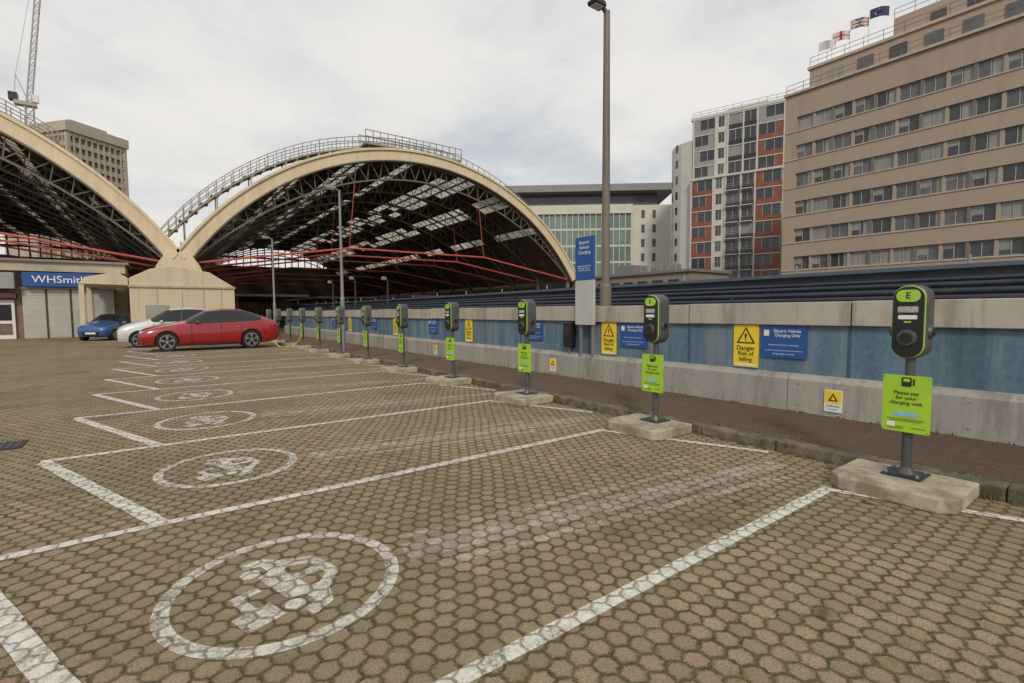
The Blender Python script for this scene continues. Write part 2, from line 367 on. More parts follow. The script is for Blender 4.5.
# ---------------------------------------------------------------- chargers
def charger_parts():
    e=empty('ev_charging_post')
    b=MB(); b.beam((.04,0,.125),(.04,0,1.2),.038,mpost,16,.036); b.obj('post',e,smooth=True)
    b=MB(); b.box(-.11,.17,-.14,.14,.12,.135,mdark)
    for (x,y) in((-.08,-.11),(.13,-.11),(-.08,.11),(.13,.11)): b.beam((x,y,.135),(x,y,.16),.012,mgalv,6)
    b.beam((.04,0,.135),(.04,0,.19),.070,mpost,12,.042)
    b.obj('base_plate',e)
    b=MB(); b.prism(rrect(.245,.63,.115,8,0,1.455),'x',-.05,.15,mpost); b.obj('head_shell',e,bevel=.018,smooth=True)
    b=MB(); b.prism(rrect(.228,.613,.108,8,0,1.455),'x',-.066,-.052,mgtrim); b.obj('green_trim',e,bevel=.004)
    b=MB(); b.prism(rrect(.214,.599,.101,8,0,1.455),'x',-.084,-.067,mblk); b.obj('black_fascia',e,bevel=.004)
    b=MB(); b.prism(rrect(.165,.10,.045,6,0,1.675),'x',-.089,-.0845,mgtrim)
    b.prism(rrect(.14,.05,.008,4,0,1.56),'x',-.088,-.0845,M('pale_display',(.35,.38,.36),.2,0,.3,40))  # display panel in a plain pale grey-green colour
    b.prism(rrect(.13,.035,.008,4,0,1.495),'x',-.088,-.0845,mwhite)
    b.prism(rrect(.05,.012,.004,4,0,1.455),'x',-.088,-.0845,mgtrim)
    b.obj('display',e)
    b=MB(); b.beam((-.0845,0,1.32),(-.115,0,1.32),.072,mpost,24,.062); b.beam((-.115,0,1.32),(-.128,0,1.32),.045,mblk,20); b.obj('socket',e,smooth=True)
    b=MB(); b.beam((.04,-.122,1.37),(.04,-.145,1.37),.058,mpost,16,.048); b.beam((.04,.122,1.37),(.04,.145,1.37),.058,mpost,16,.048)
    b.beam((.04,-.145,1.37),(.04,-.155,1.37),.034,mblk,14)
    b.obj('side_sockets',e,smooth=True)
    text('E',.075,(-.091,0,1.675),FX,mblt,e,'logo',bold=.001)
    b=MB(); b.prism(rrect(.335,.49,.012,3,0,.75),'x',-.035,-.025,mgreen); b.obj('green_notice_board',e)
    b=MB(); b.prism(rrect(.07,.08,.013,3,0,.94),'x',-.039,-.036,mblt); b.prism(rrect(.045,.026,.004,2,0,.955),'x',-.042,-.0395,mgreen)
    b.prism(rrect(.17,.04,.004,2,0,.66),'x',-.039,-.036,M('pale_blue_label',(.2,.5,.6),.5)); b.prism(rrect(.012,.06,.004,2,-.05,.94),'x',-.039,-.036,mblt)
    for (y,w,z) in((0,.26,.615),(0,.22,.60),(.07,.13,.545),(.07,.11,.53),(-.09,.09,.545)): b.box(-.038,-.036,y-w/2,y+w/2,z,z+.004,mblt)
    b.prism(rrect(.06,.04,.002,2,.10,.565),'x',-.041,-.0385,mwhite)
    for yy in(-.15,.15):
        for z in(.52,.98): b.beam((-.035,yy,z),(-.039,yy,z),.006,mgalv,6)
    b.obj('notice_symbols',e)
    text('Please pay\nfor your\ncharging with',.043,(-.038,0,.80),FX,mblt,e,bold=.0004)
    b=MB(); b.box(-.024,.005,-.05,.05,.87,.9,mgalv); b.box(-.024,.005,-.05,.05,.6,.63,mgalv); b.obj('brackets',e)
    return e
e0=charger_parts(); e0.location=(5.22,1.40,0)
kids=list(e0.children)
for k in range(-2,12):
    y=1.40+2.70*k
    if k!=0:
        e=empty('ev_charging_post',(5.22+random.uniform(-.02,.02),y+random.uniform(-.03,.03),0),random.uniform(-.08,.08))
        for c in kids:
            n=bpy.data.objects.new(c.name.split('.')[0],c.data); S.collection.objects.link(n); n.parent=e; n.location=c.location; n.rotation_euler=c.rotation_euler
            for md in c.modifiers:
                bb=n.modifiers.new('bevel','BEVEL'); bb.width=md.width; bb.segments=2; bb.limit_method='ANGLE'
    b=MB(); x0,x1,ya,yb=4.76,5.48,y-.44,y+.44; ch=.10
    b.prism([(x0+ch,ya),(x1,ya),(x1,yb),(x0+ch,yb),(x0,yb-ch),(x0,ya+ch)],'z',0.0,.12,mconc)
    b.obj('concrete_base',bevel=.014)
# ---------------------------------------------------------------- lamps and totem
def lamp(x,y,h,r,arm,name='street_lamp',mt=mgalv):
    e=empty(name,(x,y,0)); b=MB()
    b.beam((0,0,0),(0,0,2.1),r*1.35,mt,14); b.beam((0,0,2.1),(0,0,2.16),r*1.35,mt,14,r); b.beam((0,0,2.16),(0,0,h),r,mt,14,r*.72)
    b.beam((0,0,h-.04),(arm*.5,-.0,h+.05),r*.5,mt,8); b.obj('column',e,smooth=True)
    b=MB(); b.prism([(arm*.4,h+.0),(arm*.5,h+.1),(arm*1.3,h+.14),(arm*1.6,h+.07),(arm*1.5,h+.0)],'y',-.12,.12,mdark if h>7.5 else mgalv); b.obj('lantern',e,bevel=.02)
    b=MB(); b.box(min(arm*.6,arm*1.4),max(arm*.6,arm*1.4),-.09,.09,h-.015,h-.002,mwhite); b.obj('lens',e)
lamp(8.08,7.62,7.95,.095,-.30,mt=mcolm)
lamp(5.85,19.2,6.2,.06,-.35); lamp(5.85,32.6,6.0,.06,-.35)
for (x,y,h) in((8.6,26,3.3),(8.6,30,3.3),(9.0,22.5,3.1)):
    lamp(x,y,h,.05,-.18,'platform_lamp',mdark)
e=empty('car_park_totem_sign',(7.30,7.46,0)); mtot=M('pale_grey_panel',(.46,.46,.44),.5,0,.06)
b=MB(); b.box(-.03,.03,-.27,.27,1.27,2.20,mtot); b.box(-.03,.03,-.27,.27,2.203,3.10,mbsign); b.box(.03,.08,-.2,-.15,.64,3.0,mgalv); b.box(.03,.08,.15,.2,.64,3.0,mgalv); b.obj('board',e,bevel=.006)
text('Electric\nVehicle\nCharging',.10,(-.034,0,2.88),FX,mlett,e); text('Registered users only\nPlease pay for your\nstay at the machine',.045,(-.034,0,2.45),FX,mlett,e)
# ---------------------------------------------------------------- railway structures beyond wall
e=empty('railway_gantry_roof')
mnav=M('dark_navy_steel',(.022,.030,.050),.5,.2,.3,1.2,streak=True,dirt=(.06,.055,.05),dscale=2,dthr=.55)
mbrn=M('rusty_brown_steel',(.06,.04,.03),.7,.2,.3,1.5)
b=MB(); b.poly([(8.3,-14,1.25),(12.4,-14,1.95),(12.4,44,1.95),(8.3,44,1.25)],mnav); b.box(12.4,12.6,-14,60,-.04,2.30,mnav)
b.obj('sloping_roof',e)
b=MB()
for (x,z,r) in((8.5,1.70,.04),(9.1,1.62,.08),(9.8,1.82,.05),(10.5,1.76,.08),(11.3,1.98,.05),(11.9,2.10,.04)): b.beam((x,-14,z),(x,50,z),r,mnav if r<.07 else mbrn,10)
y=-13
while y<50: 
    b.box(8.4,12.3,y,y+.08,1.5,1.56,mbrn); b.box(9.75,9.82,y,y+.08,1.4,1.82,mnav); b.box(11.27,11.34,y,y+.08,1.5,1.98,mnav)
    b.beam((12.5,y,2.3),(12.5,y,2.5+.12*random.random()),.03,mgalv,6); y+=3.1
b.obj('pipes_and_beams',e,smooth=True)
b=MB(); b.box(12.3,12.75,-14,60,2.32,2.40,M('blue_grey_flashing',(.09,.12,.16),.5,.1,.2)); b.obj('flashing',e)
# ---------------------------------------------------------------- station vaults
YA=46.0; SPZ=5.45; HSP=20.7; RISE=11.4
RR=(HSP**2+RISE**2)/(2*RISE); CZ=SPZ+RISE-RR; AMAX=math.asin(HSP/RR)
mcream=M('cream_painted_steel',(.68,.575,.39),.6,0,.08,.6,streak=True,dirt=(.40,.33,.22),dscale=1.5,dthr=.56,damt=.5)
mlat=M('grey_green_steel',(.14,.13,.10),.6,.1,.2,1)
mroof=M('dark_roof_boarding',(.12,.075,.048),.85,0,.4,.6)
mred=M('red_oxide_tie',(.52,.10,.07),.6,0,.15,1)
mpur=M('purlin_steel',(.10,.065,.046),.7,.1,.2,1)
def skyglass():
    m,t,b=newmat('dirty_roof_glazing'); p=t.pos(); out=m.node_tree.nodes['Material Output']
    tr=t.node('ShaderNodeBsdfTransparent'); df=t.node('ShaderNodeBsdfTranslucent')
    t.l.new(t.mix(t.ss(t.noise(p,.35,5,.75),.35,.65),c4((.62,.59,.52)),c4((.28,.25,.20))),tr.inputs[0]); df.inputs[0].default_value=c4((.45,.41,.34))
    mx=t.node('ShaderNodeMixShader'); mx.inputs[0].default_value=.4; t.l.new(tr.outputs[0],mx.inputs[1]); t.l.new(df.outputs[0],mx.inputs[2]); t.l.new(mx.outputs[0],out.inputs[0])
    return m
mglz=skyglass()
DEP=84
mw=M('walkway_steel',(.26,.245,.205),.6,.1,.2,1)
def vault(xc,glass):
    e=empty('train_shed_vault')
    P=lambda a,rr,y:(xc+rr*math.sin(a),y,CZ+rr*math.cos(a))
    n=64; b=MB()
    for k in range(n):
        a0=-AMAX+2*AMAX*k/n; a1=-AMAX+2*AMAX*(k+1)/n
        ro,ri=RR+.50,RR-.40
        q=[P(a0,ro,YA),P(a0,ro,YA+1),P(a0,ri,YA+1),P(a0,ri,YA)]; r=[P(a1,ro,YA),P(a1,ro,YA+1),P(a1,ri,YA+1),P(a1,ri,YA)]
        for j in range(4):
            jj=(j+1)%4; b.poly([q[j],q[jj],r[jj],r[j]],mcream)
        ro2,ri2=RR+.70,RR+.50
        b.poly([P(a0,ro2,YA-.15),P(a1,ro2,YA-.15),P(a1,ri2,YA-.15),P(a0,ri2,YA-.15)],mcream); b.poly([P(a0,ri2,YA-.15),P(a1,ri2,YA-.15),P(a1,ri2,YA),P(a0,ri2,YA)],mcream); b.poly([P(a0,ro2,YA-.15),P(a1,ro2,YA-.15),P(a1,ro2,YA+.9),P(a0,ro2,YA+.9)],mcream)
        r3,r4=RR-.40,RR-.52
        b.poly([P(a0,r3,YA-.08),P(a1,r3,YA-.08),P(a1,r4,YA-.08),P(a0,r4,YA-.08)],mlat); b.poly([P(a0,r4,YA-.08),P(a1,r4,YA-.08),P(a1,r4,YA+.5),P(a0,r4,YA+.5)],mlat)
    b.obj('cream_arch_rim',e)
    b=MB(); t2=MB()
    ys=[YA+.5+6.0*k for k in range(14)]
    def lowr(a): 
        s=1-(abs(a)/AMAX)**3
        return RR-.4-1.75*s
    for iy,y in enumerate(ys):
        nn=36
        for k in range(nn):
            a0=-AMAX+2*AMAX*k/nn; a1=-AMAX+2*AMAX*(k+1)/nn; am=(a0+a1)/2
            r=.10 if iy<2 else .13
            b.beam(P(a0,RR-.3,y),P(a1,RR-.3,y),r,mlat); b.beam(P(a0,lowr(a0),y),P(a1,lowr(a1),y),r,mlat)
            if iy<8:
                b.beam(P(a0,RR-.3,y),P(am,lowr(am),y),.05,mlat); b.beam(P(am,lowr(am),y),P(a1,RR-.3,y),.05,mlat)
        pts=[(-HSP+.4,SPZ+.0),(-HSP*.36,SPZ+2.1),(HSP*.36,SPZ+2.1),(HSP-.4,SPZ)]
        if iy in(0,1,2,4,6,8,11):
            for (p,q) in zip(pts[:-1],pts[1:]): t2.beam((xc+p[0],y,p[1]),(xc+q[0],y,q[1]),.09,mred,6)
            for xx in(-HSP*.36,HSP*.36):
                a=math.asin(xx/RR); t2.beam((xc+xx,y,SPZ+2.1),P(a,lowr(a),y),.035,mred,4)
    b.obj('lattice_trusses',e); t2.obj('tie_rods',e)
    n=40; b=MB(); g=MB(); pu=MB()
    for k in range(n):
        a0=-AMAX+2*AMAX*k/n; a1=-AMAX+2*AMAX*(k+1)/n
        pu.beam(P(a0,RR-.12,YA+1),P(a0,RR-.12,YA+DEP),.11,mpur)
        if k in glass:
            y=YA+1; j=0
            while y<YA+DEP:
                y2=min(y+3.0,YA+DEP)
                if random.random()<.2: b.poly([P(a0,RR,y),P(a1,RR,y),P(a1,RR,y2),P(a0,RR,y2)],mroof)
                else: g.poly([P(a0,RR,y),P(a1,RR,y),P(a1,RR,y2),P(a0,RR,y2)],mglz)
                pu.beam(P(a0,RR-.04,y),P(a1,RR-.04,y),.05,mpur)
                pu.beam(P(a0,RR-.04,y+1.5),P(a1,RR-.04,y+1.5),.03,mpur)
                y=y2; j+=1
        else:
            b.poly([P(a0,RR,YA+1),P(a1,RR,YA+1),P(a1,RR,YA+DEP),P(a0,RR,YA+DEP)],mroof)
    b.obj('roof_boarding',e,recalc=False); g.obj('roof_glazing',e,recalc=False); pu.obj('purlins',e)
    b=MB(); N=26
    for (yy) in (YA+1.2,YA+2.6):
        prev=None
        for k in range(N+1):
            a=-AMAX*1.0+AMAX*1.6*k/N
            off=.75+(1.1*min(1,(-a/AMAX)) if a<0 else 0)
            x=xc+(RR+off)*math.sin(a); z=CZ+(RR+off)*math.cos(a)
            if prev:
                p=Vector((prev[0],yy,prev[1])); q=Vector((x,yy,z))
                b.beam(p,q,.10,mw)
                for h in(.55,1.1): b.beam(p+Vector((0,0,h)),q+Vector((0,0,h)),.04,mw)
                m2=(p+q)/2
                b.beam(p,p+Vector((0,0,1.1)),.045,mw); b.beam(m2,m2+Vector((0,0,1.1)),.035,mw)
                if k%2==0: b.beam((x,yy,z),(x,yy,z-off*.9),.06,mw)
            prev=(x,z)
    for k in range(40):
        a=-AMAX+AMAX*1.6*k/40; off=.75+(1.1*min(1,(-a/AMAX)) if a<0 else 0)
        x=xc+(RR+off)*math.sin(a); z=CZ+(RR+off)*math.cos(a); b.box(x-.3,x+.3,YA+1.2,YA+2.6,z-.02,z+.03,mw)
    b.box(xc-5.5,xc+5.0,YA+.9,YA+2.8,SPZ+RISE+.8,SPZ+RISE+1.0,mw)
    for k in range(15):
        x=xc-5.5+.75*k
        for yy in(YA+.9,YA+2.8): b.beam((x,yy,SPZ+RISE+1),(x,yy,SPZ+RISE+2.1),.045,mw)
    for yy in(YA+.9,YA+2.8):
        for z in(1.5,2.1): b.beam((xc-5.5,yy,SPZ+RISE+z),(xc+5,yy,SPZ+RISE+z),.045,mw)
    b.obj('roof_walkway',e)
    return e
v1=vault(22.4,{5,6,9,10,14,15,19,23,24,25,28,29,33}); v2=vault(-19.2,{8,9,14,15,19,24,28,29,33})
e=empty('train_shed_walls'); b=MB(); mdb=M('dark_brown_brick',(.09,.062,.045),.9,0,.3,1.2,bump=.3)  # side and end walls in mottled dark brown brick
b.box(43.4,44,YA+.5,YA+DEP,0,SPZ+.6,mdb); b.box(-41,44,YA+DEP,YA+DEP+.6,0,12.5,mdb)
for k in range(14):
    y=YA+.9+6*k
    b.beam((1.6,y,0),(1.6,y,SPZ),.28,mlat,10); b.beam((42.8,y,0),(42.8,y,SPZ),.28,mlat,10)
b.box(1.2,2.0,YA+.3,YA+DEP,SPZ-.5,SPZ+.35,mlat)
for k in range(56): b.box(-40+1.5*k,-39.8+1.5*k,YA+DEP,YA+DEP+.3,12.5,17.2,mpur)
b.box(-41,44,YA+DEP,YA+DEP+.25,14.3,14.7,mpur)
b.obj('brick_walls_and_columns',e)
b=MB(); b.prism([(-.2,SPZ-1.4),(3.4,SPZ-1.4),(3.0,SPZ-.2),(2.3,SPZ+.9),(.9,SPZ+.9),(.2,SPZ-.2)],'y',YA-.1,YA+1.2,mcream); b.obj('springer_block',e,bevel=.03)
b=MB(); mpc=M('platform_canopy_edge',(.22,.18,.14),.7,0,.2)
for (x0,x1,y,z) in((6,14,58,3.3),(18,26,70,3.5),(28,40,62,3.6),(10,18,92,4)):
    b.box(x0,x1,y,y+30,z,z+.25,mpc)
    for xx in(x0+1,x1-1):
        for k in range(5): b.beam((xx,y+1+6*k,0),(xx,y+1+6*k,z),.12,mlat,8)
b.obj('platform_canopies',e)
b=MB()
for x in(.6,2.6):
    for z in(6.4,6.9,7.4): b.beam((x,YA+1.4,z),(x,YA+60,z),.05,mlat)
    for k in range(20): b.beam((x,YA+1.4+3*k,5.9),(x,YA+1.4+3*k,7.4),.05,mlat)
b.obj('valley_handrails',e)
# ---------------------------------------------------------------- retail building + hut
e=empty('newsagent_shop_building'); mfas=M('beige_fascia',(.44,.385,.30),.7,0,.12,.7,dirt=(.24,.2,.16),dthr=.58)
mshut=M('grey_roller_shutter',(.50,.49,.45),.5,.0,.1,1)
b=MB(); b.box(-30,-1.6,43.6,52,4.35,4.95,mfas); b.box(-30,-1.6,44.0,52,0,4.35,M('brown_brick',(.2,.15,.11),.85,0,.25,2,bump=.3)); b.box(-30,-1.4,43.4,52.2,4.951,5.1,M('roof_edge_grey',(.22,.21,.2),.6)); b.obj('walls',e)
b=MB(); b.box(-6.75,-3.2,43.35,43.58,3.35,4.25,mbsign); b.obj('name_board',e,bevel=.02)
text('WHSmith',.66,(-4.97,43.33,3.8),FY,mlett,e)
b=MB()
for x0 in(-6.9,-5.7,-4.5,-3.4): b.box(x0+.03,x0+1.1,43.85,43.99,.02,3.2,mshut)
b.box(-6.95,-2.2,43.7,43.98,3.2,3.34,mgalv)
for k in range(20): b.box(-6.85,-2.3,43.83,43.849,.15*k+.1,.15*k+.115,M('shutter_rib',(.3,.3,.28),.6))
b.obj('shutters',e)
b=MB()
for x0 in(-13.5,-11.8,-10.1,-8.6): 
    b.box(x0,x0+1.35,43.85,43.99,.02,2.5,mwhite); b.box(x0+.15,x0+1.2,43.82,43.849,1.2,2.2,mblk); b.box(x0+.15,x0+1.2,43.82,43.849,.3,1.0,M('poster_dark',(.16,.11,.09),.5,0,.3))
b.box(-14,-7.1,43.5,43.95,2.6,2.9,M('maroon_band',(.1,.03,.03),.6)); b.box(-14,-7.1,43.3,43.95,3.2,4.2,M('glazed_fascia',(.3,.3,.28),.4))
b.obj('doors',e)
e=empty('loading_bay_hut'); mhut=M('cream_canvas_cladding',(.60,.51,.37),.75,0,.08,.8,streak=True,dirt=(.38,.32,.23),dscale=1.5,dthr=.56,damt=.5)
b=MB()
b.prism([(-1.25,0),(4.4,0),(4.4,3.3),(3.0,4.25),(1.0,4.6),(-.2,4.35),(-1.25,3.75)],'y',38.2,43.2,mhut)
b.obj('clad_body',e,bevel=.03)
b=MB(); b.prism([(-3.6,3.35),(-1.3,3.3),(-1.3,3.75),(-1.8,4.1),(-3.3,3.75)],'y',38.2,43.2,mhut)
b.box(-3.6,-3.35,38.25,38.5,0,3.34,mhut); b.box(-3.6,-3.35,42.5,42.75,0,3.34,mhut); b.obj('canopy',e,bevel=.02)
b=MB(); b.box(-1.3,4.45,38.1,38.19,3.2,3.32,M('cream_trim',(.42,.37,.28),.7)); b.box(1.4,1.44,38.17,38.195,0,3.0,mfas); b.box(-.5,.7,38.15,38.196,.05,2.1,M('grey_door',(.3,.3,.28),.6))
for x in(.1,2.6,3.6): b.box(x,x+.03,38.17,38.197,2.2 if x<1 else 0,3.19,mfas)
b.obj('trim',e)
# ---------------------------------------------------------------- cars
def tyre(b,x,y,r,w,side):
    mt=M('tyre_rubber',(.018,.018,.018),.85,0,.2,8); ml=M('alloy_wheel',(.42,.42,.43),.3,.8,.1,5)
    n=28
    b.beam((x,y,r),(x,y+w*side,r),r,mt,n)
    b.beam((x,y-.004*side,r),(x,y-.012*side,r),r*.70,mblk,n)
    for k in range(5):
        a=2*math.pi*k/5+.3
        for da in(-.13,.13):
            b.beam((x+.05*math.cos(a),y-.02*side,r+.05*math.sin(a)),(x+r*.68*math.cos(a+da),y-.02*side,r+r*.68*math.sin(a+da)),.022,ml,4)
    for k in range(n):
        a0=2*math.pi*k/n;a1=2*math.pi*(k+1)/n
        b.beam((x+r*.69*math.cos(a0),y-.016*side,r+r*.69*math.sin(a0)),(x+r*.69*math.cos(a1),y-.016*side,r+r*.69*math.sin(a1)),.018,ml,4)
    b.beam((x,y-.01*side,r),(x,y-.04*side,r),.055,ml,12)
def car(name,col,loc,rz,sc=1.0,kind='coupe',sz=None):
    e=empty(name,loc,rz); 
    paint=M(name+'_paint_%d'%int(col[0]*1000+col[2]*77),col,.3,.1,.04,2,coat=1.0)
    gl=M('car_window_glass',(.015,.017,.02),.05,0,.1,1)
    if kind=='coupe':
        st=[(0.0,.34,.58,.60,.62,.45),(.10,.24,.72,.80,.76,.58),(.55,.20,.84,.90,.89,.64),(1.35,.19,.93,.93,1.0,.68),(1.52,.19,.95,.93,1.05,.67),(2.25,.18,.98,.93,1.42,.60),(2.9,.18,1.0,.93,1.49,.60),(3.55,.18,1.03,.93,1.45,.58),(4.25,.20,1.06,.91,1.22,.60),(4.60,.24,1.03,.86,1.10,.62),(4.85,.32,.95,.78,1.0,.58),(4.92,.42,.80,.68,.86,.50)]
        g0,g1=4,8; ws=(4,5); rs=(7,8)
    else:
        st=[(0.0,.34,.60,.58,.66,.45),(.10,.24,.78,.78,.82,.56),(.5,.20,.90,.86,.96,.62),(1.05,.19,.98,.89,1.07,.68),(1.2,.19,1.0,.89,1.12,.68),(1.85,.18,1.02,.90,1.50,.62),(2.5,.18,1.03,.90,1.56,.62),(3.2,.18,1.05,.90,1.53,.62),(3.85,.22,1.07,.86,1.35,.60),(4.05,.30,1.05,.82,1.12,.60),(4.15,.36,.85,.78,.95,.58)]
        g0,g1=4,9; ws=(4,5); rs=(8,9)
    L=st[-1][0]
    V=[];Fc=[];MI=[]
    def ring(s):
        x,zl,zb,wb,zt,wt=s
        half=[(0,zl),(wb*.86,zl),(wb*.985,zl+.16 if zl+.16<zb else (zl+zb)/2),(wb*1.0,(zl+zb)*.5+.06),(wb*.965,zb),(wt,zt),(wt*.5,zt+.045),(0,zt+.055)]
        full=[(-a,z) for a,z in half]+[(a,z) for a,z in half[-2:0:-1]]
        return [(x,a,z) for a,z in full]
    rings=[ring(s) for s in st]; n=len(rings[0])
    for r in rings: V+=r
    for i in range(len(rings)-1):
        for j in range(n):
            jj=(j+1)%n; Fc.append((i*n+j,(i+1)*n+j,(i+1)*n+jj,i*n+jj))
            seg=j if j<7 else (n-1-j)
            m=0
            if g0<=i<g1 and seg==4: m=1
            if seg in(5,6) and (ws[0]<=i<ws[1] or rs[0]<=i<rs[1]): m=1
            if kind!='coupe' and i==8 and seg==4: m=0
            MI.append(m)
    Fc.append(tuple(range(n-1,-1,-1)));MI.append(0); Fc.append(tuple(range((len(rings)-1)*n,len(rings)*n)));MI.append(0)
    me=bpy.data.meshes.new('body'); me.from_pydata(V,[],Fc); me.materials.append(paint); me.materials.append(gl); me.materials.append(mblk)
    for p,m in zip(me.polygons,MI): p.material_index=m; p.use_smooth=True
    import bmesh
    bm=bmesh.new(); bm.from_mesh(me)
    cl=bm.edges.layers.float.get('crease_edge') or bm.edges.layers.float.new('crease_edge')
    for ed in bm.edges:
        if len(ed.link_faces)==2 and ed.link_faces[0].material_index!=ed.link_faces[1].material_index: ed[cl]=.75
        a,bb=ed.verts
        if abs(a.co.z-bb.co.z)<.2 and (a.index%n in(1,13) and bb.index%n in(1,13)): ed[cl]=.6
        if a.index%n in(3,11) and bb.index%n in(3,11): ed[cl]=.35
    bmesh.ops.recalc_face_normals(bm,faces=bm.faces); bm.to_mesh(me); bm.free()
    bo=bpy.data.objects.new('body',me); S.collection.objects.link(bo)
    sb=bo.modifiers.new('s','SUBSURF'); sb.levels=3; sb.render_levels=3
    wx=(.90,3.80) if kind=='coupe' else (.78,3.35); wr=.345 if kind=='coupe' else .32; W=st[5][3]
    cu=MB()
    for x in wx:
        for s in(-1,1): cu.beam((x,s*(W+.2),wr),(x,s*(W-.28),wr),wr+.05,mblk,32)
    cut=cu.obj('cut'); cut.data.materials.clear(); cut.data.materials.append(mblk)
    bo2=bo.modifiers.new('b','BOOLEAN'); bo2.operation='DIFFERENCE'; bo2.object=cut; bo2.solver='EXACT'
    try: bo2.material_mode='TRANSFER'
    except Exception: pass
    bpy.context.view_layer.update()
    dg=bpy.context.evaluated_depsgraph_get(); nm=bpy.data.meshes.new_from_object(bo.evaluated_get(dg)); bo.modifiers.clear(); bo.data=nm
    bpy.data.objects.remove(cut); bo.parent=e
    bt=MB()
    for x in wx:
        tyre(bt,x,-(W-.03),wr,.22,1); tyre(bt,x,(W-.03),wr,.22,-1)
    bt.obj('wheels',e,smooth=True)
    d=MB(); ml=M('headlamp_lens',(.6,.62,.65),.1,.2,.05); mt=M('tail_lamp_lens',(.35,.01,.01),.15,0,.05)
    for s in(-1,1):
        d.beam((.10,s*.62,.68),(.42,s*.79,.74),.055,ml,8,.03)
        d.beam((L-.10,s*.52,.88),(L-.22,s*.76,.92),.05,mt,8)
        d.beam((st[4][0]+.35,s*(W-.02),1.02),(st[4][0]+.38,s*(W+.14),1.06),.06,paint,8,.045)
        for x in((1.70,2.72,3.45) if kind=='coupe' else(1.3,2.3,3.2)): d.box(x,x+.012,s*W*.985-.02,s*W*.985+.012,.36,.95,mblk)
        for x in((2.48,3.22) if kind=='coupe' else(2.1,3.0)): d.box(x,x+.16,s*W-.02,s*W+.008,.84,.865,mgalv)
        xb=2.72 if kind=='coupe' else 2.3
        d.beam((xb,s*(W*.955),1.0),(xb+.03,s*(st[6][5]+.025),st[6][4]-.02),.035,mblk,4)
        d.box(wx[0]+.45,wx[1]-.45,s*W*.93-.02,s*W*.93+.03,.19,.25,mblk)
    d.box(-.01,.10,-.42,.42,.36,.52,mblk); d.box(-.02,-.011,-.26,.26,.40,.50,mwhite)
    d.box(L-.03,L+.02,-.26,.26,.60,.71,myel); d.obj('lights_and_trim',e)
    e.scale=(sc,sc,sz or sc)
    return e
car('red_car',(.30,.008,.014),(-.62,25.4,0),0,1.06,'coupe',1.16)
car('white_car',(.62,.62,.62),(-1.5,29.2,0),0,1.08,'hatch',1.15)
car('blue_car',(.02,.08,.24),(-3.1,37.2,0),rad(65),1.0,'hatch')
car('blue_car',(.02,.10,.34),(.35,33.2,0),0,1.0,'hatch',1.1)
cu=bpy.data.curves.new('charging_cable','CURVE'); cu.dimensions='3D'; cu.bevel_depth=.02; sp=cu.splines.new('BEZIER'); pts=[(4.25,24.7,.85),(4.5,24.6,.06),(4.9,24.2,.04),(5.18,23.2,.5),(5.18,23.05,1.3)]
sp.bezier_points.add(len(pts)-1)
for p,c in zip(sp.bezier_points,pts): p.co=c; p.handle_left_type=p.handle_right_type='AUTO'
cu.materials.append(M('yellow_cable',(.7,.6,.05),.5)); o=bpy.data.objects.new('charging_cable',cu); S.collection.objects.link(o)
# ---------------------------------------------------------------- hotel
mhot=M('pinkish_beige_stone',(.37,.292,.232),.8,0,.07,.5,streak=True,dirt=(.26,.20,.155),dscale=.5,dthr=.54,damt=.5)
mpier=M('brown_window_pier',(.18,.145,.12),.8,0,.1,.5)
mg1=M('window_glass_dark',(.045,.05,.055),.06,0,.3,.4); mg2=M('window_net_curtain',(.25,.245,.225),.35,0,.25,1.5,streak=True); mg3=M('window_glass_mid',(.10,.105,.11),.1,0,.3,.6)
mfr=M('white_window_frame',(.38,.37,.35),.5,0,.05); mledge=M('pale_coping',(.43,.36,.29),.7)
e=empty('hotel_building'); X=60; YL=28.6; YR=-34
b=MB(); g=MB(); fr=MB()
b.box(X+.5,X+20,YR,YL-.1,0,26.0,mhot)
z0=2.0; FH=3.15; NF=7; WH=1.5
sill=lambda k:z0+.95+FH*k
prev=0
for k in range(NF):
    s=sill(k); b.box(X,X+.5,YR,YL,prev,s,mhot); prev=s+WH
    b.box(X-.08,X,YR,YL+.0,s-.14,s-.02,mledge)
b.box(X,X+.5,YR,YL,prev,25.9,mhot)
b.box(X-.25,X+.6,YR,YL+.1,25.9,26.15,mledge)
P=1.9
for k in range(NF):
    s=sill(k)
    b.box(X,X+.5,YL-1.3,YL,s,s+WH,mhot)
    y=YL-1.3; j=0
    while y>YR:
        w=1.66
        gm=random.choice([mg1,mg1,mg2,mg3,mg3])
        g.box(X+.30,X+.36,y-w,y,s,s+WH,gm)
        if random.random()<.45: g.box(X+.282,X+.299,y-w,y-w*random.uniform(.5,.8),s,s+WH,mg2)
        if random.random()<.3: g.box(X+.283,X+.2995,y-w*.48,y,s+WH*random.uniform(.3,.7),s+WH,mg2)
        fr.box(X+.24,X+.28,y-w,y-w+.05,s,s+WH,mfr); fr.box(X+.24,X+.28,y-.05,y,s,s+WH,mfr); fr.box(X+.24,X+.28,y-w/2-.03,y-w/2+.03,s,s+WH,mfr)
        fr.box(X+.24,X+.278,y-w,y,s+WH-.06,s+WH,mfr); fr.box(X+.24,X+.278,y-w,y,s,s+.06,mfr)
        b.box(X+.08 if j%2 else X+.12,X+.5,y-P,y-w,s,s+WH,mpier if j%2 else mhot)
        y-=P; j+=1
b.obj('walls',e); g.obj('windows',e); fr.obj('window_frames',e)
b=MB(); g=MB()
b.box(X+3.5,X+18,YR,YL-1,26.0,29.6,mhot); b.box(X+3.3,X+18.2,YR,YL-.8,29.6,29.9,mledge); b.box(X+7,X+17,YR,YL-8,29.9,33.3,mhot)
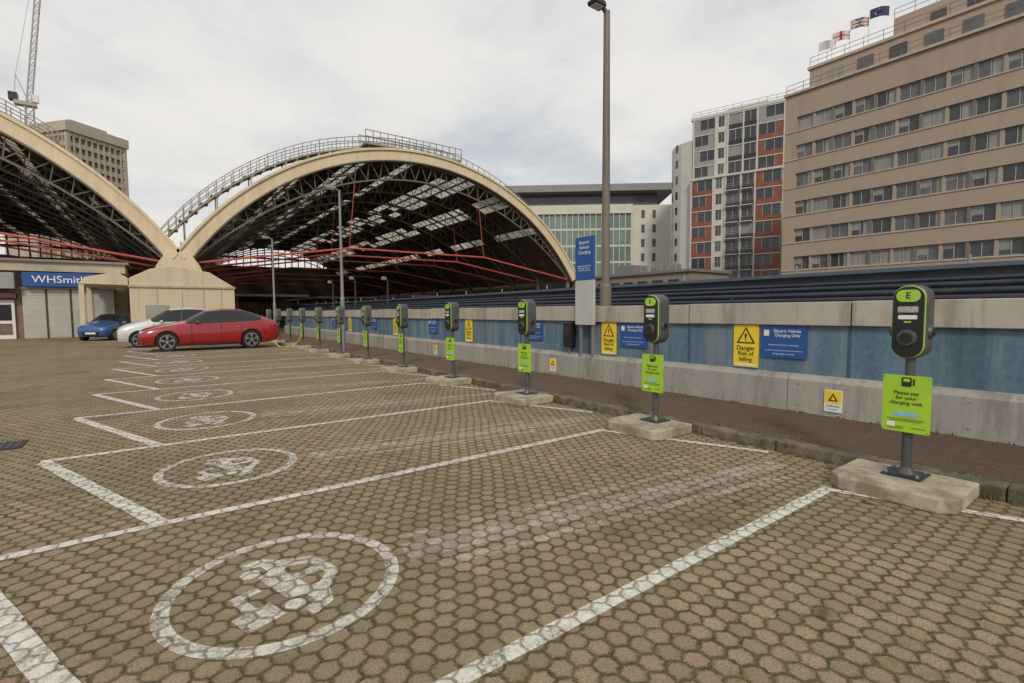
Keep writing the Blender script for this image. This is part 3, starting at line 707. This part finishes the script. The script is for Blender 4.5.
b.box(X+9,X+15,YL-7.9,YL-3,29.9,32.2,mpier)
b.box(X+5,X+17,YR,10.5,33.3,36.5,mg3); b.box(X+4.8,X+17.2,YR,10.7,36.5,36.8,mgalv)
for k in range(12):
    y=10.5-1.6*k; b.box(X+4.95,X+5.05,y-.1,y,33.3,36.5,mfr)
b.box(X+4.94,X+5.0,YR,10.5,34.8,34.95,mfr)
y=YL-3
while y>YR:
    g.box(X+3.44,X+3.52,y-1.5,y,27.4,28.9,random.choice([mg1,mg3,mg2]))
    if y-9.5>YR: g.box(X+6.94,X+7.02,y-9.5,y-8.2,31.0,32.4,mg1)
    y-=2.9
b.obj('setback_storeys',e); g.obj('setback_windows',e)
b=MB()
for (x,z,yl) in((X+.2,26.15,YL),(X+3.5,29.9,YL-1),(X+7.1,33.3,YL-8)):
    for h in(.55,1.05): b.beam((x,YR,z+h),(x,yl,z+h),.03,mpier)
    y=yl
    while y>YR: b.beam((x,y,z),(x,y,z+1.05),.03,mpier); y-=1.8
b.obj('roof_railings',e)
b=MB()
for (y,x,h) in((12,X+8,2.2),(14.5,X+8,1.6),(11.3,X+6,3.0)):
    b.beam((x,y,33.3),(x,y,33.3+h),.08,mgalv,6); b.beam((x,y,33.3+h),(x-.5,y+.2,33.3+h+.1),.75,mwhite,14,.15)
b.obj('satellite_dishes',e)
fr_=M('flag_red',(.5,.03,.04),.7);fw=M('flag_white',(.6,.6,.58),.7);fb=M('flag_navy',(.02,.03,.12),.7)
def flag(y,h,pat,x=X+4.2,z=29.9):
    f=empty('flag',(x,y,z)); b=MB(); b.beam((0,0,0),(0,0,h),.05,mwhite,8,.03); b.obj('flagpole',f)
    b=MB(); N=24; K=14; w=1.7;hh=1.0
    def q(a,c): 
        t=a/N; return (.12*math.sin(t*7)*t*2,-.06-w*t,h-.1-hh*c/K-.30*t*t+.05*math.sin(t*6))
    for i in range(N):
        for j in range(K):
            b.poly([q(i,j),q(i+1,j),q(i+1,j+1),q(i,j+1)],pat((i+.5)/N*2-1,(j+.5)/K*2-1))
    b.obj('cloth',f,recalc=False)
def union(u,v):
    if abs(u)<.10 or abs(v)<.20: return fr_
    if abs(u)<.19 or abs(v)<.36: return fw
    d=abs(abs(u)-abs(v))
    if d<.07: return fr_
    if d<.22: return fw
    return fb
flag(25.6,3.2,lambda u,v: fr_ if abs(u)<.15 or abs(v)<.2 else fw); flag(23.8,3.8,union)
flag(22.0,4.1,lambda u,v: fw if abs(u*u*2.2+v*v*1.1-.45)<.05 and int((math.atan2(v,u)+3.14)*4)%2==0 else fb); flag(27,2.8,lambda u,v:fw)
# ---------------------------------------------------------------- apartment tower
a1=Vector((83.5,56.8)); a2=Vector((88.9,40.7)); dvec=(a2-a1); Wd=dvec.length; ang=math.atan2(dvec.y,dvec.x)
e=empty('apartment_tower',(a1.x,a1.y,0),ang)
mor=M('red_brown_terracotta_panel',(.21,.074,.042),.65,0,.25,.7); mwc=M('white_render',(.53,.51,.47),.7,0,.06,.5); mgr=M('grey_cladding',(.28,.27,.255),.6,0,.1,.5)
b=MB(); g=MB(); H=38.0
b.box(0,Wd,.3,18,0,H-.9,mgr); b.box(-.3,Wd+.3,.1,18,H-.9,H-.4,mwc)
pts=[(-5.5,8),(-5.2,4.5),(-4.0,2.2),(-2.2,.7),(0,0),(0,18),(-5.5,18)]
b.prism(pts,'z',0,H-4.5,mwc)
for k in range(11):
    for (p,q) in(((-5.2,4.5),(-4.0,2.2)),((-4.0,2.2),(-2.2,.7))):
        pv=Vector(p);qv=Vector(q); d=(qv-pv).normalized(); nrm=Vector((-d.y,d.x))*-1
        if nrm.y>0: nrm=-nrm
        for t0 in(.2,):
            A=pv+(qv-pv)*t0+nrm*.02; B=pv+(qv-pv)*(t0+.35)+nrm*.02
            g.poly([(A.x,A.y,2.2+3*k),(B.x,B.y,2.2+3*k),(B.x,B.y,3.7+3*k),(A.x,A.y,3.7+3*k)],mg1)
nf=13; fh=(H-1.0)/nf
cols=[(0.3,4.0,'o'),(4.2,6.0,'w'),(6.3,8.6,'g'),(8.9,10.9,'g'),(11.2,15.2,'o'),(15.4,Wd-.2,'w')]
for k in range(nf):
    z=fh*k+.4
    front=-1.2 if k<9 else 0.0
    for (x0,x1,t) in cols:
        f=front if x1<15.5 else 0
        orange=(k<9 or x0>10) and k<12
        mo=mor if orange else mgr
        b.box(x0-.14,x0+.10,f,.35,z-.4,z+fh-.4,mwc)
        b.box(x0+.10,x1+.08,f+.15,.32,z-.4,z+.45,mo if t=='o' else (mwc if t!='g' else mdark))
        if t=='o':
            m=(x0+x1)/2
            if k%2: g.box(x0+.10,m+.8,f+.25,.31,z+.45,z+fh-.55,mg1); b.box(m+.8,x1+.08,f+.18,.31,z+.45,z+fh-.55,mo); fx=(x0+.1,m+.8)
            else: b.box(x0+.10,m-.8,f+.18,.31,z+.45,z+fh-.55,mo); g.box(m-.8,x1+.08,f+.25,.31,z+.45,z+fh-.55,mg1); fx=(m-.8,x1+.06)
        elif t=='w':
            g.box(x0+.4,x1-.3,f+.2,.31,z+.45,z+fh-.7,random.choice([mg1,mg3])); b.box(x0+.10,x0+.4,f+.15,.31,z+.45,z+fh-.55,mwc); b.box(x1-.3,x1+.08,f+.15,.31,z+.45,z+fh-.55,mwc); fx=(x0+.4,x1-.3)
        else:
            g.box(x0+.10,x1+.08,f+.25,.31,z+.45,z+fh-.55,random.choice([mg1,mg1,mg3,mg2])); fx=(x0+.1,x1+.06)
        xm=(fx[0]+fx[1])/2
        for xx in(fx[0],xm,fx[1]-.08): b.box(xx,xx+.08,f+.185,f+.24,z+.46,z+fh-.56,mfr)
        b.box(x0+.10,x1+.1,f+.1,.31,z+fh-.55,z+fh-.4,mwc)
        if t=='g' and k<9:
            for h in(.35,.7,1.05): b.beam((x0+.1,f-.55,z-.2+h),(x1,f-.55,z-.2+h),.03,mgalv)
            b.box(x0+.1,x1,f-.6,f+.1,z-.36,z-.22,mwc)
b.box(-.1,15.4,-1.3,.3,9*fh,9*fh+.35,mwc)
b.obj('walls',e); g.obj('windows',e)
b=MB()
for h in(.5,1.0): b.beam((0,.5,H-.4+h),(Wd,.5,H-.4+h),.04,mgalv)
k=0
while k<Wd: b.beam((k,.5,H-.4),(k,.5,H+.6),.04,mgalv); k+=1.4
b.box(5,12,5,12,H-.4,H+1.6,mgr)
b.obj('roof_railing_and_plant',e)
# ---------------------------------------------------------------- office building
p1=Vector((62,104)); p2=Vector((99.9,73.3)); d=p2-p1; Wd=d.length; ang=math.atan2(d.y,d.x)
e=empty('office_building',(p1.x,p1.y,0),ang)
mgg=M('green_tinted_glass',(.16,.23,.195),.12,.1,.3,.25); mofw=M('white_stone_cladding',(.56,.54,.48),.7,0,.06,.4)
mof=M('grey_roof_fascia',(.20,.20,.20),.5,.1,.1,.4)
b=MB(); b.box(0,Wd,0,20,0,26.5,mofw); b.box(-1,Wd+.6,-1.6,20,29.6,31.2,mof); b.box(1,Wd-3,1.5,19,26.5,29.6,mg3)
b.obj('walls',e)
b=MB(); 
b.box(2,Wd-9.5,-.3,0,5,24.5,mgg)
for k in range(28):
    x=2+(Wd-11.5)*k/27; b.box(x-.09,x+.09,-.75,-.3,5,24.7,mofw if k%3==0 else M('pale_fin',(.5,.53,.48),.6))
for k in range(6): b.box(2,Wd-9.5,-.42,-.3,5+3.9*k,5.5+3.9*k,mofw)
b.box(1.6,Wd-9.2,-.9,-.0,24.5,26.6,mofw)
b.obj('curtain_wall',e)
b=MB()
for k in range(7):
    for j in range(2): b.box(Wd-7+2.6*j,Wd-6.2+2.6*j,-.03,.02,3+3.4*k,4.9+3.4*k,mg3)
    for j in range(6): b.box(Wd-.02,Wd+.03,2+3*j,4+3*j,3+3.4*k,5.1+3.4*k,mg1)
b.obj('side_windows',e)
b=MB()
pts=[(Wd+5+2.6*math.cos(2*math.pi*k/20),3+2.6*math.sin(2*math.pi*k/20)) for k in range(20)]
b.prism(pts,'z',0,30.5,mofw); b.obj('stair_drum',e,smooth=True)
e=empty('low_railway_building'); b=MB(); mlb=M('grey_brown_render',(.25,.22,.18),.8,0,.12,.4)
b.box(50,58,34,52,0,6.0,mlb); b.box(49.7,58.3,33.7,52.3,6.0,6.3,mof); b.box(48,54,54,70,0,5.6,mlb); b.box(52,55,44,47,6.3,7.6,mof); b.box(53,54,38,40,6.3,7.3,mgalv)
for k in range(7): b.box(49.94,50.02,35.5+2.3*k,37+2.3*k,3.6,5.2,mg1)
for k in range(9): b.beam((50+k*.7,36+k*1.6,6.3),(50+k*.7,36+k*1.6,6.9+random.random()*.8),.12,mgalv,6)
b.obj('walls',e)
# ---------------------------------------------------------------- concrete tower and crane
e=empty('concrete_office_tower',(-16.6,193.5,0),rad(40)); mct=M('pale_precast_concrete',(.42,.37,.29),.8,0,.08,.2); b=MB()
b.box(-7.4,7.4,-7.4,7.4,0,51,M('tower_recess_core',(.20,.18,.15),.7))  # darker core set back between the pale floor bands
for k in range(19):
    z=1.0+2.75*k
    b.box(-8,8,-8,8,z,z+1.25,mct)
for s in range(11):
    x=-8+1.6*s
    for (xa,xb,ya,yb) in((x-.2,x+.2,-8.15,-7.3),(x-.2,x+.2,7.3,8.15),(-8.15,-7.3,x-.2,x+.2),(7.3,8.15,x-.2,x+.2)): b.box(xa,xb,ya,yb,0,51.5,mct)
b.box(-8.6,8.6,-8.6,8.6,51.6,54.2,mct); b.box(-5,5,-5,5,54.2,56.0,mct); b.box(-9,-8.2,-5,8,0,49,mct)
b.box(-13.5,-9.05,-3,9,0,50,mct)
b.obj('floors',e)
e=empty('tower_crane',(-25.9,191.3,0)); b=MB(); mcr=M('crane_steel',(.40,.37,.34),.6,.1,.1)
def mast(b,p,q,w,r,n):
    p=Vector(p);q=Vector(q);d=(q-p).normalized(); up=Vector((0,1,0)); a=d.cross(up).normalized()*w; c=d.cross(a).normalized()*w
    cs=[a+c,a-c,-a-c,-a+c]
    for v in cs: b.beam(p+v,q+v,r,mcr)
    for k in range(n):
        A=p+(q-p)*k/n;B=p+(q-p)*(k+1)/n
        for j in range(4): b.beam(A+cs[j],B+cs[(j+1)%4],r*.7,mcr); b.beam(A+cs[j],A+cs[(j+1)%4],r*.7,mcr)
mast(b,(0,0,0),(0,0,59),.8,.14,22); mast(b,(0,0,60),(6.0,-3,112),.55,.11,26)
b.box(-3.0,1.5,-1.2,1.2,59,60,mcr); b.box(-4,-2.2,-1.0,1.0,60,62,mdark); b.box(.9,2.1,-1.6,-.3,60,62,mwhite)
b.beam((0,0,60),(-2.4,0,67),.15,mcr); b.beam((-2.4,0,67),(5.8,-3,110),.06,mcr); b.beam((-2.4,0,67),(-3,0,60),.1,mcr)
b.obj('crane_lattice',e)
# ---------------------------------------------------------------- world + sun
w=bpy.data.worlds.new('World'); S.world=w; w.use_nodes=True; t=NT(w.node_tree); bg=w.node_tree.nodes['Background']
SE,SA=rad(36),rad(215)
sky=t.node('ShaderNodeTexSky'); sky.sky_type='NISHITA'; sky.sun_disc=False; sky.sun_elevation=SE; sky.sun_rotation=SA; sky.air_density=1.2; sky.dust_density=2
tc=t.node('ShaderNodeTexCoord'); g=tc.outputs['Generated']
sx=t.node('ShaderNodeSeparateXYZ'); t.l.new(g,sx.inputs[0])
zz=t.math('MAXIMUM',sx.outputs[2],.03)
inv=t.math('DIVIDE',1.0,t.math('ADD',zz,.18))
cx=t.node('ShaderNodeCombineXYZ'); t.l.new(t.math('MULTIPLY',sx.outputs[0],inv),cx.inputs[0]); t.l.new(t.math('MULTIPLY',sx.outputs[1],inv),cx.inputs[1])
n1=t.noise(cx.outputs[0],.8,7,.52); n2=t.noise(cx.outputs[0],2.4,7,.6)
cl=t.math('ADD',t.math('MULTIPLY',n1,.7),t.math('MULTIPLY',n2,.3))
cc=t.mix(t.ss(cl,.37,.58),c4((5.8,6.15,6.55)),c4((8.6,8.35,8.0)))
hz=t.ss(sx.outputs[2],0.0,.32,1,0)
cc=t.mix(t.math('MULTIPLY',hz,.55),cc,c4((8.5,8.15,7.65)))
fac=t.ss(cl,.32,.47,.76,.98)
t.l.new(t.mix(fac,sky.outputs[0],cc),bg.inputs['Color']); bg.inputs['Strength'].default_value=.1
sl=bpy.data.lights.new('sun','SUN'); sl.energy=1.8; sl.angle=rad(10); sl.color=(1,.90,.76)
so=bpy.data.objects.new('sun',sl); S.collection.objects.link(so)
dirv=Vector((math.sin(SA)*math.cos(SE),math.cos(SA)*math.cos(SE),math.sin(SE)))
so.rotation_euler=dirv.to_track_quat('Z','Y').to_euler(); so.location=(0,0,60)
